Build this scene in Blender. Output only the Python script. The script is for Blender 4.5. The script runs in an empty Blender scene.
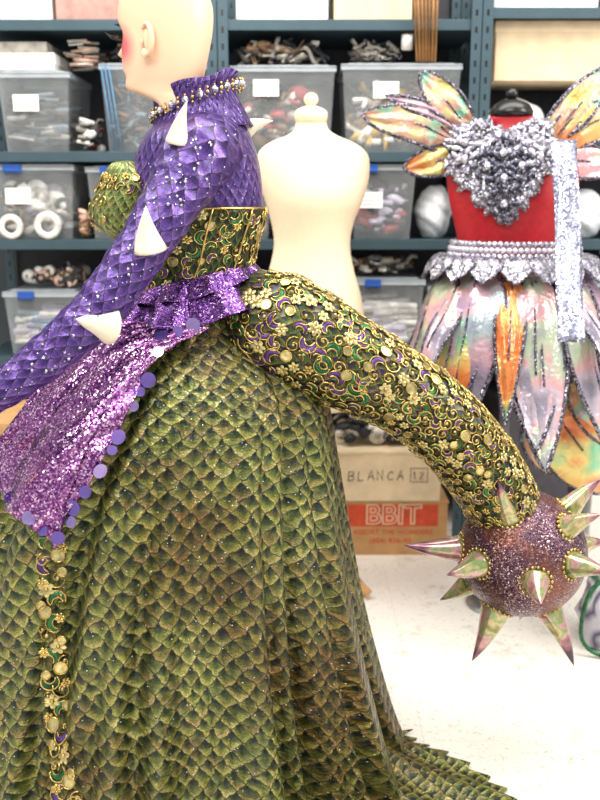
import bpy, math, random
import numpy as np
from mathutils import Vector, Matrix
from mathutils.bvhtree import BVHTree
random.seed(7); np.random.seed(7)
R=random.random
def U(a,b): return a+(b-a)*R()
scn=bpy.context.scene
F=900.0; CZ=1.3; PIT=math.atan(200/900.0); cp,sp=math.cos(PIT),math.sin(PIT)
def ray(u,v):
    xc=(u-300)/F; yc=(400-v)/F
    return Vector((xc,cp+yc*sp,-sp+yc*cp))
def P(u,v,Y):
    d=ray(u,v); t=Y/d.y
    return Vector((d.x*t,Y,CZ+d.z*t))
def ZV(v,Y): return P(300,v,Y).z
CAM=Vector((0,0,CZ))
def hexc(h):
    h=h.lstrip('#'); o=[]
    for i in (0,2,4):
        c=int(h[i:i+2],16)/255; o.append(c/12.92 if c<=.04045 else ((c+.055)/1.055)**2.4)
    return (*o,1)
# ---------------- nodes
class NT:
    def __init__(s,name):
        s.mat=bpy.data.materials.new(name); s.mat.use_nodes=True
        s.nt=s.mat.node_tree; s.n=s.nt.nodes; s.l=s.nt.links
        s.b=s.n['Principled BSDF']
    def new(s,t,**k):
        x=s.n.new(t)
        for a,b in k.items(): setattr(x,a,b)
        return x
    def put(s,sock,val):
        if isinstance(val,bpy.types.NodeSocket): s.l.new(val,sock)
        else: sock.default_value=val
    def m(s,op,a,b=0.0):
        x=s.new('ShaderNodeMath',operation=op)
        s.put(x.inputs[0],a); s.put(x.inputs[1],b)
        return x.outputs[0]
    def mix(s,f,a,b,bt='MIX'):
        x=s.new('ShaderNodeMix',data_type='RGBA',blend_type=bt)
        s.put(x.inputs[0],f); s.put(x.inputs[6],a); s.put(x.inputs[7],b); return x.outputs[2]
    def ramp(s,f,stops,interp='LINEAR'):
        x=s.new('ShaderNodeValToRGB'); cr=x.color_ramp; cr.interpolation=interp
        while len(cr.elements)<len(stops): cr.elements.new(.5)
        for e,(p,c) in zip(cr.elements,stops):
            e.position=p; e.color=hexc(c) if isinstance(c,str) else c
        s.put(x.inputs[0],f); return x.outputs[0]
    def coord(s,k='Object'): return s.new('ShaderNodeTexCoord').outputs[k]
    def noise(s,vec,sc,det=2,out=0,rough=.5):
        x=s.new('ShaderNodeTexNoise'); s.put(x.inputs['Vector'],vec); x.inputs['Scale'].default_value=sc
        x.inputs['Detail'].default_value=det; x.inputs['Roughness'].default_value=rough
        return x.outputs[out]
    def vor(s,vec,sc,feat='F1'):
        x=s.new('ShaderNodeTexVoronoi',feature=feat); s.put(x.inputs['Vector'],vec); x.inputs['Scale'].default_value=sc
        return x
    def set(s,**k):
        for a,b in k.items(): s.put(s.b.inputs[a.replace('_',' ')],b)
    def bump(s,h,st=.5,dist=.003):
        x=s.new('ShaderNodeBump'); x.inputs['Strength'].default_value=st; x.inputs['Distance'].default_value=dist
        s.put(x.inputs['Height'],h)
        s.l.new(x.outputs[0],s.b.inputs['Normal']); return x.outputs[0]
def plain(name,col,rough=.5,metal=0,var=.12,sc=30,bump=0,**k):
    n=NT(name); c=hexc(col)
    nz=n.noise(n.coord(),sc,3)
    dark=tuple(x*(1-var*2) for x in c[:3])+(1,); lite=tuple(min(1,x*(1+var)) for x in c[:3])+(1,)
    n.set(Base_Color=n.ramp(nz,[(.3,dark),(.7,lite)]),Roughness=rough,Metallic=metal)
    if bump: n.bump(nz,bump,.003)
    return n.mat
def scale_mat(name,w,h,stops,vary,rough=.4,metal=.3,bump=.8,bd=.004,distort=.15,spark=None,big=None,lean=0,outl=(.05,.06,.07,1),ow=.05,nsc=9,shape=(2.4,.8)):
    n=NT(name); uv=n.coord('UV')
    sep=n.new('ShaderNodeSeparateXYZ'); n.l.new(uv,sep.inputs[0])
    nz=n.new('ShaderNodeTexNoise'); n.l.new(uv,nz.inputs[0]); nz.inputs['Scale'].default_value=nsc; nz.inputs['Detail'].default_value=4; nz.inputs['Roughness'].default_value=.6
    sn=n.new('ShaderNodeSeparateXYZ'); n.l.new(nz.outputs['Color'],sn.inputs[0])
    ux=n.m('ADD',sep.outputs[0],n.m('MULTIPLY',sep.outputs[1],lean))
    x=n.m('ADD',n.m('DIVIDE',ux,w),n.m('MULTIPLY',n.m('SUBTRACT',sn.outputs[0],.5),distort*8))
    y=n.m('ADD',n.m('DIVIDE',sep.outputs[1],h),n.m('MULTIPLY',n.m('SUBTRACT',sn.outputs[1],.5),distort*8))
    j=n.m('FLOOR',y); fy=n.m('SUBTRACT',y,j); par=n.m('FLOORED_MODULO',j,2.0)
    xs=n.m('ADD',x,n.m('MULTIPLY',par,.5)); i=n.m('FLOOR',xs)
    fx=n.m('ABSOLUTE',n.m('SUBTRACT',n.m('SUBTRACT',xs,i),.5))
    def bb(s_): 
        return n.m('ADD',n.m('MULTIPLY',n.m('MULTIPLY',s_,s_),shape[0]),n.m('MULTIPLY',s_,shape[1]))
    d1=n.m('SUBTRACT',fy,bb(fx)); d2=n.m('SUBTRACT',n.m('ADD',fy,1.0),bb(n.m('SUBTRACT',.5,fx)))
    up=n.m('GREATER_THAN',d1,0.0); dn=n.m('SUBTRACT',1.0,up)
    d=n.m('ADD',n.m('MULTIPLY',d1,up),n.m('MULTIPLY',d2,dn))
    ix=n.m('ADD',n.m('MULTIPLY',i,up),n.m('MULTIPLY',n.m('ADD',n.m('FLOOR',n.m('ADD',xs,.5)),.37),dn))
    jy=n.m('SUBTRACT',j,dn)
    cmb=n.new('ShaderNodeCombineXYZ'); n.l.new(ix,cmb.inputs[0]); n.l.new(jy,cmb.inputs[1])
    wn=n.new('ShaderNodeTexWhiteNoise'); n.l.new(cmb.outputs[0],wn.inputs[0])
    fine=n.noise(uv,420,2); mid=n.noise(uv,90,3)
    dh=n.m('MULTIPLY',d,.5)
    col=n.ramp(n.m('ADD',dh,n.m('MULTIPLY',n.m('SUBTRACT',mid,.5),.45)),stops)
    edge=n.ramp(dh,[(.0,outl),(ow*.7,outl),(ow+.03,(1,1,1,1))]); col=n.mix(.9,col,edge,'MULTIPLY')
    tint=n.ramp(wn.outputs[0],vary)
    col=n.mix(.85,col,tint,'MULTIPLY')
    if big:
        bn=n.noise(uv,big[1],3); col=n.mix(n.ramp(bn,[(.42,(0,0,0,1)),(.62,(.9,.9,.9,1))]),col,n.mix(1.0,col,hexc(big[0]),'MULTIPLY'))
    col=n.mix(.8,col,n.ramp(fine,[(.35,(.35,.35,.35,1)),(.6,(1.25,1.25,1.2,1))]),'MULTIPLY')
    if spark:
        v=n.vor(uv,330); sv=n.new('ShaderNodeSeparateColor'); n.l.new(v.outputs['Color'],sv.inputs[0])
        msk=n.m('MULTIPLY',n.m('GREATER_THAN',sv.outputs[0],spark[1]),n.m('LESS_THAN',v.outputs['Distance'],.36))
        col=n.mix(msk,col,n.mix(sv.outputs[1],hexc(spark[0]),hexc(spark[2] if len(spark)>2 else spark[0])))
    hgt=n.m('ADD',n.m('SUBTRACT',1.0,dh),n.m('MULTIPLY',mid,.35))
    n.set(Base_Color=col,Roughness=rough,Metallic=metal); n.bump(hgt,bump,bd)
    return n.mat
def glitter(name,cols,sc,rough=.3,metal=.9,amp=.9,patch=None):
    n=NT(name); co=n.coord(); v=n.vor(co,sc)
    s=n.new('ShaderNodeSeparateColor'); n.l.new(v.outputs['Color'],s.inputs[0])
    col=n.ramp(s.outputs[0],cols)
    if patch:
        col=n.mix(n.ramp(n.noise(co,patch[1],3),[(.48,(0,0,0,1)),(.62,(.7,.7,.7,1))]),col,hexc(patch[0]),'MIX')
    sub=n.new('ShaderNodeVectorMath',operation='SUBTRACT'); n.l.new(v.outputs['Color'],sub.inputs[0]); sub.inputs[1].default_value=(.5,.5,.5)
    sc_=n.new('ShaderNodeVectorMath',operation='SCALE'); n.l.new(sub.outputs[0],sc_.inputs[0]); sc_.inputs['Scale'].default_value=amp
    g=n.new('ShaderNodeNewGeometry'); ad=n.new('ShaderNodeVectorMath',operation='ADD'); n.l.new(g.outputs['Normal'],ad.inputs[0]); n.l.new(sc_.outputs[0],ad.inputs[1])
    nm=n.new('ShaderNodeVectorMath',operation='NORMALIZE'); n.l.new(ad.outputs[0],nm.inputs[0]); n.l.new(nm.outputs[0],n.b.inputs['Normal'])
    n.set(Base_Color=col,Roughness=rough,Metallic=metal); return n.mat
def film(name,stops,sc=7,rough=.16,metal=.45,alpha=1.0):
    n=NT(name); co=n.coord(); 
    nz=n.noise(co,sc,1.5,rough=.4); st=n.noise(co,sc*9,2)
    col=n.ramp(nz,stops)
    n.set(Base_Color=col,Roughness=rough,Metallic=metal,Alpha=alpha); n.b.inputs['Coat Weight'].default_value=.6
    n.bump(n.m('ADD',nz,n.m('MULTIPLY',st,.15)),.9,.03); return n.mat
# ---------------- mesh building
WL={}
class MB:
    def __init__(s): s.v=[];s.f=[];s.m=[];s.uv=[]
    def add(s,g,mi=0):
        v,f=g[0],g[1]; uv=g[2] if len(g)>2 else None
        o=len(s.v); s.v+=[tuple(p) for p in v]; s.f+=[tuple(i+o for i in q) for q in f]; s.m+=[mi]*len(f)
        s.uv+=list(uv) if uv is not None else [(p[0],p[2]) for p in v]
        return s
    def obj(s,name,mats,parent=None,label=None,smooth=True,cat=None,bevel=0,solid=0,**props):
        a=np.array(s.v,dtype=float); lo,hi=a.min(0),a.max(0); org=np.array([(lo[0]+hi[0])/2,(lo[1]+hi[1])/2,lo[2]])
        me=bpy.data.meshes.new(name); me.from_pydata((a-org).tolist(),[],s.f)
        if not isinstance(mats,(list,tuple)): mats=[mats]
        for m in mats: me.materials.append(m)
        me.polygons.foreach_set('material_index',s.m)
        me.polygons.foreach_set('use_smooth',[smooth]*len(s.f))
        ul=me.uv_layers.new(name='UVMap'); li=np.zeros(len(me.loops),dtype=int); me.loops.foreach_get('vertex_index',li)
        ul.data.foreach_set('uv',np.array(s.uv,dtype=float)[li].ravel())
        me.update(); o=bpy.data.objects.new(name,me); scn.collection.objects.link(o)
        WL[o.name]=Vector(org)
        if parent is not None:
            o.parent=parent; o.location=Vector(org)-WL[parent.name]
        else: o.location=org
        if bevel:
            b=o.modifiers.new('bevel','BEVEL'); b.width=bevel; b.segments=2
        if solid:
            b=o.modifiers.new('solid','SOLIDIFY'); b.thickness=solid; b.offset=0
        if label: o['label']=label
        if cat: o['category']=cat
        for k,x in props.items(): o[k]=x
        return o
def empty(name,loc,label,cat,**props):
    o=bpy.data.objects.new(name,None); scn.collection.objects.link(o); o.location=loc; o.empty_display_size=.05
    WL[o.name]=Vector(loc); o['label']=label; o['category']=cat
    for k,x in props.items(): o[k]=x
    return o
def gridf(nr,nc,closed=False):
    f=[]
    for i in range(nr-1):
        for j in range(nc if closed else nc-1):
            k=(j+1)%nc; f.append((i*nc+j,i*nc+k,(i+1)*nc+k,(i+1)*nc+j))
    return f
def spl(pts,n):
    p=np.array([list(q) for q in pts],dtype=float); m=len(p)
    p=np.vstack([2*p[0]-p[1],p,2*p[-1]-p[-2]]); out=[]
    for t in np.linspace(0,m-1,n):
        i=min(int(t),m-2); f=t-i; a,b,c,d=p[i],p[i+1],p[i+2],p[i+3]
        out.append(.5*((2*b)+(-a+c)*f+(2*a-5*b+4*c-d)*f*f+(-a+3*b-3*c+d)*f**3))
    return np.array(out)
def frames(p):
    t=np.gradient(p,axis=0); t/=np.linalg.norm(t,axis=1)[:,None]+1e-12
    a=np.array([0,0,1.0]) if abs(t[0][2])<.9 else np.array([0,1.0,0])
    n=np.cross(t[0],a); n/=np.linalg.norm(n); N=[n]
    for i in range(1,len(p)):
        n=n-t[i]*np.dot(n,t[i]); n/=np.linalg.norm(n)+1e-12; N.append(n)
    N=np.array(N); return t,N,np.cross(t,N)
def tube(pts,rad,n=10,cap=True,flat=1.0,nrm=None):
    p=np.array([list(q) for q in pts],dtype=float); k=len(p)
    r=np.array(rad if hasattr(rad,'__len__') else [rad]*k,dtype=float)
    t,N,B=frames(p)
    if nrm is not None:
        N=np.array(nrm,dtype=float)*np.ones((k,3)); B=np.cross(t,N); B/=np.linalg.norm(B,axis=1)[:,None]+1e-12
    L=np.concatenate([[0],np.cumsum(np.linalg.norm(np.diff(p,axis=0),axis=1))])
    rm=max(r.mean(),1e-4); v=[];uv=[]
    for i in range(k):
        for j in range(n+1):
            a=2*math.pi*j/n
            v.append(p[i]+r[i]*(math.cos(a)*N[i]*flat+math.sin(a)*B[i])); uv.append((a*rm,-L[i]))
    f=gridf(k,n+1)
    if cap:
        f.append(tuple(range(n-1,-1,-1))); f.append(tuple((k-1)*(n+1)+j for j in range(n)))
    return v,f,uv
def box(x0,x1,y0,y1,z0,z1):
    v=[(x,y,z) for z in(z0,z1) for y in(y0,y1) for x in(x0,x1)]
    return v,[(0,2,3,1),(4,5,7,6),(0,1,5,4),(1,3,7,5),(3,2,6,7),(2,0,4,6)]
def cyl(c,ax,r0,r1,h,n=16):
    ax=Vector(ax).normalized(); return tube([Vector(c),Vector(c)+ax*h],[r0,r1],n)
def ellip(c,r,n=12,m=8,rot=None):
    v=[]
    for i in range(m+1):
        th=math.pi*i/m
        for j in range(n):
            a=2*math.pi*j/n; q=Vector((r[0]*math.sin(th)*math.cos(a),r[1]*math.sin(th)*math.sin(a),r[2]*math.cos(th)))
            if rot is not None: q=rot@q
            v.append(Vector(c)+q)
    return v,gridf(m+1,n,True)
def bvh_of(mb): return BVHTree.FromPolygons([Vector(q) for q in mb.v],mb.f)
def cast(bvh,u,v,fallY,off=0.0):
    h=bvh.ray_cast(CAM,ray(u,v).normalized())
    if h[0] is None:
        q=P(u,v,fallY); h2=bvh.find_nearest(q); nn=h2[1]
        return P(u,v,h2[0].y-off), Vector((nn.x,nn.y,nn.z))
    nn=h[1]
    if nn.dot(ray(u,v))>0: nn=-nn
    return h[0]+nn*off, nn
# ---------------- materials
M_gold=plain('gold_cord','#cdb068',.26,.88,.25,60)
M_gold2=plain('gold_leaf','#cdbd82',.28,.75,.25,80)
M_green=plain('emerald_satin','#256a3e',.3,.45,.35,40)
M_purpap=plain('violet_satin','#5f4288',.3,.45,.35,40)
M_bone=plain('bone_resin','#efe4cb',.45,0,.1,25)
SKS=[(0,'#e2dca8'),(.14,'#b9b67c'),(.32,'#8f9458'),(.5,'#626c46'),(.70,'#33463a'),(.93,'#111f24')]
SKV=[(0,'#7e9078'),(.3,'#e2dea8'),(.55,'#b2bf90'),(.72,'#a09694'),(.85,'#ceb294'),(1,'#f8f4de')]
M_skirt=scale_mat('green_scale_fabric',.034,.0200,SKS,SKV,.34,.42,1.0,.009,.15,('#fffbe0',.986,'#c8a8e8'),('#cfa898',2.4),.22,ow=.07,nsc=20,shape=(1.2,1.4))
M_cup=scale_mat('light_green_scale_fabric',.018,.011,[(0,'#e8e6b0'),(.2,'#bcc884'),(.5,'#8aa05c'),(.8,'#4c6a3c'),(1,'#22362c')],SKV,.34,.4,.8,.003,.10,shape=(1.2,1.4))
M_purp=scale_mat('purple_scale_fabric',.028,.0175,
   [(0,'#9a7dbe'),(.15,'#7455a0'),(.45,'#563a84'),(.75,'#36235c'),(1,'#170d2a')],
   [(0,'#a896c8'),(.5,'#d8c4e4'),(1,'#ffffff')],.3,.4,1.0,.004,.13,('#ffffff',.978),lean=.15)
M_tail=scale_mat('purple_green_brocade',.022,.014,
   [(0,'#b8ab70'),(.2,'#7c8048'),(.45,'#46603c'),(.7,'#523a78'),(1,'#262238')],
   [(0,'#7f8c50'),(.4,'#b898d8'),(.7,'#8fb87a'),(1,'#e0dab0')],.35,.5,.8,.003,.25,ow=.03)
M_seq=glitter('purple_sequins',[(0,'#4a1e54'),(.3,'#7a3c84'),(.6,'#9c609c'),(.85,'#c894c4'),(1,'#fbe0f4')],330,.2,.9,.38)
M_seqd=glitter('dark_purple_sequins',[(0,'#35184a'),(.4,'#552c74'),(.7,'#74458e'),(.93,'#9c70b0'),(1,'#ead0f0')],420,.24,.8,.3)
M_disc=plain('purple_paillette','#7c66b8',.15,.75,.2,20)
M_disc2=plain('lilac_paillette','#a08cc8',.12,.8,.2,20)
M_ball=glitter('plum_copper_glitter',[(0,'#241426'),(.4,'#4c3248'),(.75,'#704e5c'),(.93,'#a07c78'),(1,'#ffe8dc')],420,.34,.6,.5,('#7e4c38',8))
def spike_mat():
    n=NT('iridescent_spike'); uv=n.coord('UV'); s=n.new('ShaderNodeSeparateXYZ'); n.l.new(uv,s.inputs[0])
    f=n.m('ADD',n.m('MULTIPLY',s.outputs[1],-5.5),n.m('MULTIPLY',n.m('SUBTRACT',n.noise(n.coord('Object'),16,3),.40),2.2))
    col=n.ramp(f,[(0,'#44683a'),(.12,'#8a8a48'),(.25,'#c8b088'),(.36,'#7c9a58'),(.46,'#c89a98'),(.6,'#a0746c'),(.78,'#7c4c5e'),(1,'#42263a')])
    n.set(Base_Color=col,Roughness=.14,Metallic=.45); n.b.inputs['Coat Weight'].default_value=.6; return n.mat
M_spk=spike_mat()
M_form=plain('cream_canvas','#f5dfbd',.8,0,.02,90)
M_wood=plain('light_wood','#c08f58',.5,0,.2,20)
M_red=plain('red_velvet','#b3101f',.55,0,.1,60)
M_black=plain('black_plastic','#131313',.25)
M_metal=plain('blue_grey_steel','#3d525b',.45,.3,.06,10)
M_steel=plain('steel','#b8bcc0',.3,.9,.05)
M_card=plain('cardboard','#bf9260',.85,0,.08,20)
M_card2=plain('pale_cardboard','#e0caa6',.85,0,.06,20)
M_white=plain('white_paper','#f2f0ea',.7,0,.03,20)
M_blue=plain('blue_plastic','#1f4fa0',.35,0,.05)
M_ink=plain('ink','#33343a',.7)
M_redink=plain('red_ink','#cf4a28',.7)
M_crys=glitter('crystal_sequins',[(0,'#6c6a7c'),(.35,'#9c98aa'),(.7,'#ccc8d6'),(1,'#ffffff')],320,.2,.7,.7)
M_crysd=glitter('silver_lace',[(0,'#5c5a66'),(.4,'#8a8796'),(.8,'#bfbbc8'),(1,'#ffffff')],260,.25,.6,.6)
M_dark=glitter('dark_sequin_edge',[(0,'#211e28'),(.6,'#484450'),(1,'#c8c4d4')],300,.3,.7,.8)
M_gem=plain('grey_mirror','#5c5c6a',.12,.9,.3,60)
M_pearl=plain('pearl','#d6d2dc',.18,.5,.05)
M_lil=film('iridescent_lilac_film',[(.28,'#8e8498'),(.42,'#c4a4c2'),(.5,'#e8bcc8'),(.58,'#b4c8cc'),(.72,'#a488bc')],6,.18,.35,alpha=.88)
M_lil2=film('iridescent_silver_film',[(.28,'#9c94a6'),(.40,'#d4c4d2'),(.48,'#eab4b8'),(.56,'#c8d8b8'),(.72,'#a890c0')],7,.18,.35,alpha=.88)
M_org=film('iridescent_orange_film',[(.28,'#e8702c'),(.42,'#f49a54'),(.5,'#ecd880'),(.58,'#80d0a0'),(.72,'#e07cb0')],6,.16,.35,alpha=.84)
M_wing=film('iridescent_wing_film',[(.28,'#cfae3c'),(.42,'#e6d690'),(.5,'#f0a890'),(.58,'#8cd8b0'),(.72,'#d494c8')],10,.14,.3,alpha=.76)
def plastic(nm,a0,a1,c):
    n=NT(nm); nz=n.noise(n.coord(),12,2)
    n.set(Base_Color=hexc(c),Roughness=.12,Alpha=n.m('ADD',n.m('MULTIPLY',nz,a1),a0)); return n.mat
M_clear=plastic('clear_plastic',.05,.08,'#e8eef0')
M_frost=plastic('frosted_plastic',.28,.2,'#d8e0e6')
PAL=[plain('stuff_%s'%h,'#'+h,.6,0,.2,30) for h in ['e8e4dc','a8a298','3e3a38','7d5e42','d8b09c','6f7c86','b8923c','1c1f25','9c3c3c','4f7fa4','bfb8cc','5e503e']]
M_bagw=plain('white_plastic_bag','#eceef0',.3,0,.04,8)
# ---------------- room
def room():
    n=NT('speckled_vinyl_floor'); co=n.coord()
    base=n.ramp(n.noise(co,1.6,4),[(.3,'#ebe4d8'),(.7,'#f8f4ec')])
    sp_=n.ramp(n.noise(co,110,2),[(.30,'#b0a898'),(.40,'#ffffff')])
    col=n.mix(.5,base,sp_,'MULTIPLY')
    br=n.new('ShaderNodeTexBrick'); n.l.new(co,br.inputs[0]); br.inputs['Scale'].default_value=1; br.offset=0
    br.inputs['Brick Width'].default_value=.305; br.inputs['Row Height'].default_value=.305; br.inputs['Mortar Size'].default_value=.001
    br.inputs['Color1'].default_value=(1,1,1,1); br.inputs['Color2'].default_value=(.97,.97,.97,1); br.inputs['Mortar'].default_value=(.75,.73,.7,1)
    col=n.mix(.6,col,br.outputs[0],'MULTIPLY')
    sc=n.ramp(n.noise(co,9,5,rough=.7),[(.57,(1,1,1,1)),(.66,(.70,.66,.60,1))]); col=n.mix(.7,col,sc,'MULTIPLY')
    n.set(Base_Color=col,Roughness=.35)
    b=MB(); b.add(box(-3.2,3.2,-.6,3.95,-.05,0)); b.obj('floor',n.mat,smooth=False,kind='structure',label='speckled off-white vinyl tile floor')
    mw=plain('shade_darkened_wall','#3b4044',.8,0,.04,3)  # wall colour darkened so the shelf gaps look shaded
    b=MB(); b.add(box(-3.2,3.2,3.85,3.95,0,3.0)); b.obj('wall_back',mw,smooth=False,kind='structure',label='workshop wall behind shelving, darkened for shelf gap shade')
    b=MB(); b.add(box(-3.2,3.2,3.835,3.85,0,.1)); b.obj('baseboard_back',M_ink,smooth=False,kind='structure',label='dark rubber baseboard')
room()
# ---------------- shelving
YF=3.30; YB=3.76
SZ=[ZV(20,YF),ZV(152,YF),ZV(240,YF),ZV(357,YF)]
def unit(x0,x1,zs,lab):
    e=empty('shelving_unit',(0.5*(x0+x1),(YF+YB)/2,0),lab,'shelf',group='steel shelving units along the wall')
    for z in zs:
        b=MB(); b.add(box(x0+.002,x1-.002,YF,YB,z-.028,z)); b.add(box(x0+.002,x1-.002,YF-.004,YF,z-.034,z+.002))
        b.obj('shelf',M_metal,e,smooth=False,bevel=.002)
    b=MB(); b.add(box(x0+.04,x1-.04,YB-.004,YB,.4,2.3)); b.obj('gap_shade_sheet',M_ink,e,smooth=False,label='dark sheet added to deepen shelf gap shade')  # dark sheet added behind the shelves to stand in for gap shade
    for x in (x0,x1-.035):
        for y in (YF-.012,YB-.03):
            b=MB(); b.add(box(x,x+.035,y,y+.004,0,2.35)); b.add(box(x if x==x0 else x+.031,x+.004 if x==x0 else x+.035,y+.004,y+.035,0,2.35))
            for k in range(40):
                zz=.1+k*.055
                b.add(box(x+.013,x+.021,y-.0006,y,zz,zz+.02),1)
            b.obj('post',[M_metal,M_black],e,smooth=False)
def XU(u,v=200,Y=YF): return P(u,v,Y).x
unit(XU(-38),XU(220),SZ,'blue-grey steel shelving unit packed with bins')
unit(XU(221),XU(474),SZ,'blue-grey steel shelving unit packed with clear bins')
unit(XU(475),XU(735),[ZV(8,YF),ZV(135,YF),ZV(240,YF),ZV(357,YF)],'blue-grey steel shelving unit behind winged costume')
def clutter(x0,x1,y0,y1,z0,z1,pal,cnt,name='craft_supplies',label=None,size=(.02,.05),style=0):
    b=MB(); mats=[PAL[i] for i in pal]
    for k in range(cnt):
        s=U(*size); x=U(x0+s,x1-s) if x1-x0>2*s else (x0+x1)/2; y=U(y0+s,y1-s); t=R(); mi=random.randrange(len(mats))
        if k%2: y=y0+s*1.05
        z=z0+s+(z1-z0-2*s)*(k/cnt)
        if style==1: t=t*.2 if t<.5 else .9
        if style==2: t=.6 if t<.7 else .9
        if style==3: t=.4 if t<.7 else .9
        if style==4: t=.95
        if t<.3: b.add(ellip((x,y,z),(s*(1.5 if style==1 else 1),s*U(.6,1),s*U(.4,.9)),12,7,Matrix.Rotation(U(-.4,.4),3,'Y')),mi)
        elif t<.5:
            h=s*U(.5,1); b.add(cyl((x,y-h*.5,z),(U(-.2,.2),1,U(-.2,.2)),s*.9,s*.9,h,14),mi); b.add(cyl((x,y-h*.5-.001,z),(0,1,0),s*.35,s*.35,.003,10),(mi+1)%len(mats))
        elif t<.75:
            d=Vector((U(-1,1),U(-.3,.3),U(-.5,.5))).normalized(); L=s*(3.4 if style==2 else 2.4); a=Vector((x,y,z))
            b.add(tube(spl([a-d*L*.5,a-d*L*.15+Vector((0,0,s*U(-.5,.5))),a+d*L*.15+Vector((0,0,s*U(-.5,.5))),a+d*L*.5],8),s*U(.12,.3),6),mi)
        else:
            v,f=box(-s,s,-s*.7,s*.7,-s*.25,s*.25); r=Matrix.Rotation(U(0,3),3,'Z')@Matrix.Rotation(U(-.8,.8),3,'Y')
            if style==4: r=Matrix.Rotation(U(-.2,.2),3,'Z')@Matrix.Rotation(U(-.12,.12),3,'Y'); v=[(q[0]*2,q[1],q[2]*.8) for q in v]
            b.add(([Vector((x,y,z))+r@Vector(q) for q in v],f),mi)
    b.v=[(min(max(q[0],x0),x1),min(max(q[1],y0),y1),min(max(q[2],z0),z1)) for q in b.v]
    return b.obj(name,mats,label=label or 'mixed craft supplies and trims inside clear bin',cat='craft supplies',kind='stuff')
def sbin(u0,u1,vt,vb,Y,z,pal,lab,blue=True,fill=.92,tag=None,cnt=75,style=0,size=(.018,.045)):
    a=P(u0,vb,Y); c=P(u1,vb,Y); x0,x1=a.x,c.x; zt=ZV(vt,Y); D=.34; y0=Y; y1=Y+D
    H=zt-z; tp=.016
    e=empty('storage_bin',((x0+x1)/2,(y0+y1)/2,z),lab,'storage bin',group='clear plastic storage bins on shelves')
    b=MB(); lo=[(x0+tp,y0+tp),(x1-tp,y0+tp),(x1-tp,y1-tp),(x0+tp,y1-tp)]; hi=[(x0,y0),(x1,y0),(x1,y1),(x0,y1)]
    v=[(*q,z+.002) for q in lo]+[(*q,zt-.02) for q in hi]; f=[(3,2,1,0)]+[(i,(i+1)%4,4+(i+1)%4,4+i) for i in range(4)]
    b.add((v,f)); b.obj('bin_body',M_clear,e,smooth=False,solid=.002)
    b=MB(); g=.006
    for q in [(x0-g,x1+g,y0-g,y0+.004),(x0-g,x1+g,y1-.004,y1+g),(x0-g,x0+.004,y0,y1),(x1-.004,x1+g,y0,y1)]: b.add(box(*q,zt-.026,zt-.014))
    b.add(box(x0-g,x1+g,y0-g,y1+g,zt-.013,zt-.006)); b.add(box(x0+.02,x1-.02,y0+.02,y1-.02,zt-.006,zt))
    b.obj('lid',M_frost,e,smooth=False,bevel=.002)
    if blue:
        w=(x1-x0)*.22
        b=MB(); xm=(x0+x1)/2-(x1-x0)*.2; b.add(box(xm-w*.5,xm+w*.5,y0-.014,y0-.006,zt-.035,zt-.004)); b.add(box(xm-w*.4,xm+w*.4,y0-.018,y0-.014,zt-.03,zt-.022))
        b.obj('latch',M_blue,e,smooth=False,bevel=.002,label='blue plastic latch')
    if tag:
        q=P(tag[0],tag[1],Y); w,h=.045,.028; b=MB(); b.add(box(q.x-w,q.x+w,y0-.003,y0-.001,q.z-h,q.z+h)); 
        for k in range(3): b.add(box(q.x-w*.7,q.x+w*U(.1,.7),y0-.0036,y0-.003,q.z+h*.4-k*.014,q.z+h*.4-k*.014+.002),1)
        b.obj('tag',[M_white,M_ink],e,smooth=False,label='white handwritten label')
    clutter(x0+tp+.002,x1-tp-.002,y0+tp+.003,y1-tp-.01,z+.006,z+.006+(H-.035)*fill,pal,cnt,size=size,style=style)
Z0,Z1,Z2,Z3=[z+.001 for z in SZ]
YB1=YF+.02
sbin(2,72,70,148,YB1,Z1,[1,2,7,5,2],'clear storage bin with grey fabric scraps',False,tag=(26,103),style=4,size=(.025,.05))
sbin(104,160,62,148,YB1,Z1,[2,7,3,5,7],'clear storage bin with dark trimmings',False,style=2)
sbin(166,212,62,148,YB1,Z1,[2,7,3,5,0],'clear storage bin with mixed notions',False)
sbin(232,334,64,148,YB1,Z1,[2,8,0,7,3,1,7],'clear storage bin with dark and red trims',False,tag=(266,88),style=0)
sbin(342,458,62,148,YB1,Z1,[6,3,0,6,11,2],'clear storage bin with gold braid',False,tag=(386,90),style=2,cnt=130,size=(.025,.05))
sbin(-8,76,163,236,YB1,Z2,[0,1,0,3,5,10,2],'clear storage bin of tape rolls with blue latch',True,tag=(18,196),style=3,size=(.03,.05))
sbin(90,160,165,236,YB1,Z2,[3,4,0,8,2],'clear storage bin with pink trims')
sbin(166,210,165,236,YB1,Z2,[3,4,0,8,2],'clear storage bin with pink trims')
sbin(234,272,165,236,YB1,Z2,[3,4,0,8,7],'clear storage bin with brown trims')
sbin(278,342,165,236,YB1,Z2,[3,0,7],'clear storage bin behind cream dress form')
sbin(350,414,163,236,YB1,Z2,[7,10,10,2,8,7],'clear storage bin with blue latch and violet trims',True,tag=(370,200),style=1)
sbin(8,82,290,352,YB1,Z3,[0,9,10,0,5],'clear storage bin with pale blue fabric',True,style=4,size=(.03,.055))
sbin(90,170,280,352,YB1,Z3,[3,4,0,8],'clear storage bin with mixed trims')
sbin(234,330,280,352,YB1,Z3,[0,1,3],'clear storage bin with white fabric')
sbin(350,422,278,352,YB1,Z3,[0,1,0,10],'clear storage bin with white fabric and blue latch',True,style=4,size=(.035,.06))
sbin(428,462,285,352,YB1,Z3,[0,1,9],'clear storage bin with pale fabric',False)
ZR1=ZV(135,YF)+.001
sbin(494,560,170,236,YB1,Z2,[0,1,9],'clear storage bin behind red dress form',False)
sbin(580,690,280,352,YB1,Z3,[0,9,10],'clear storage bin with pale net',False)
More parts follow.
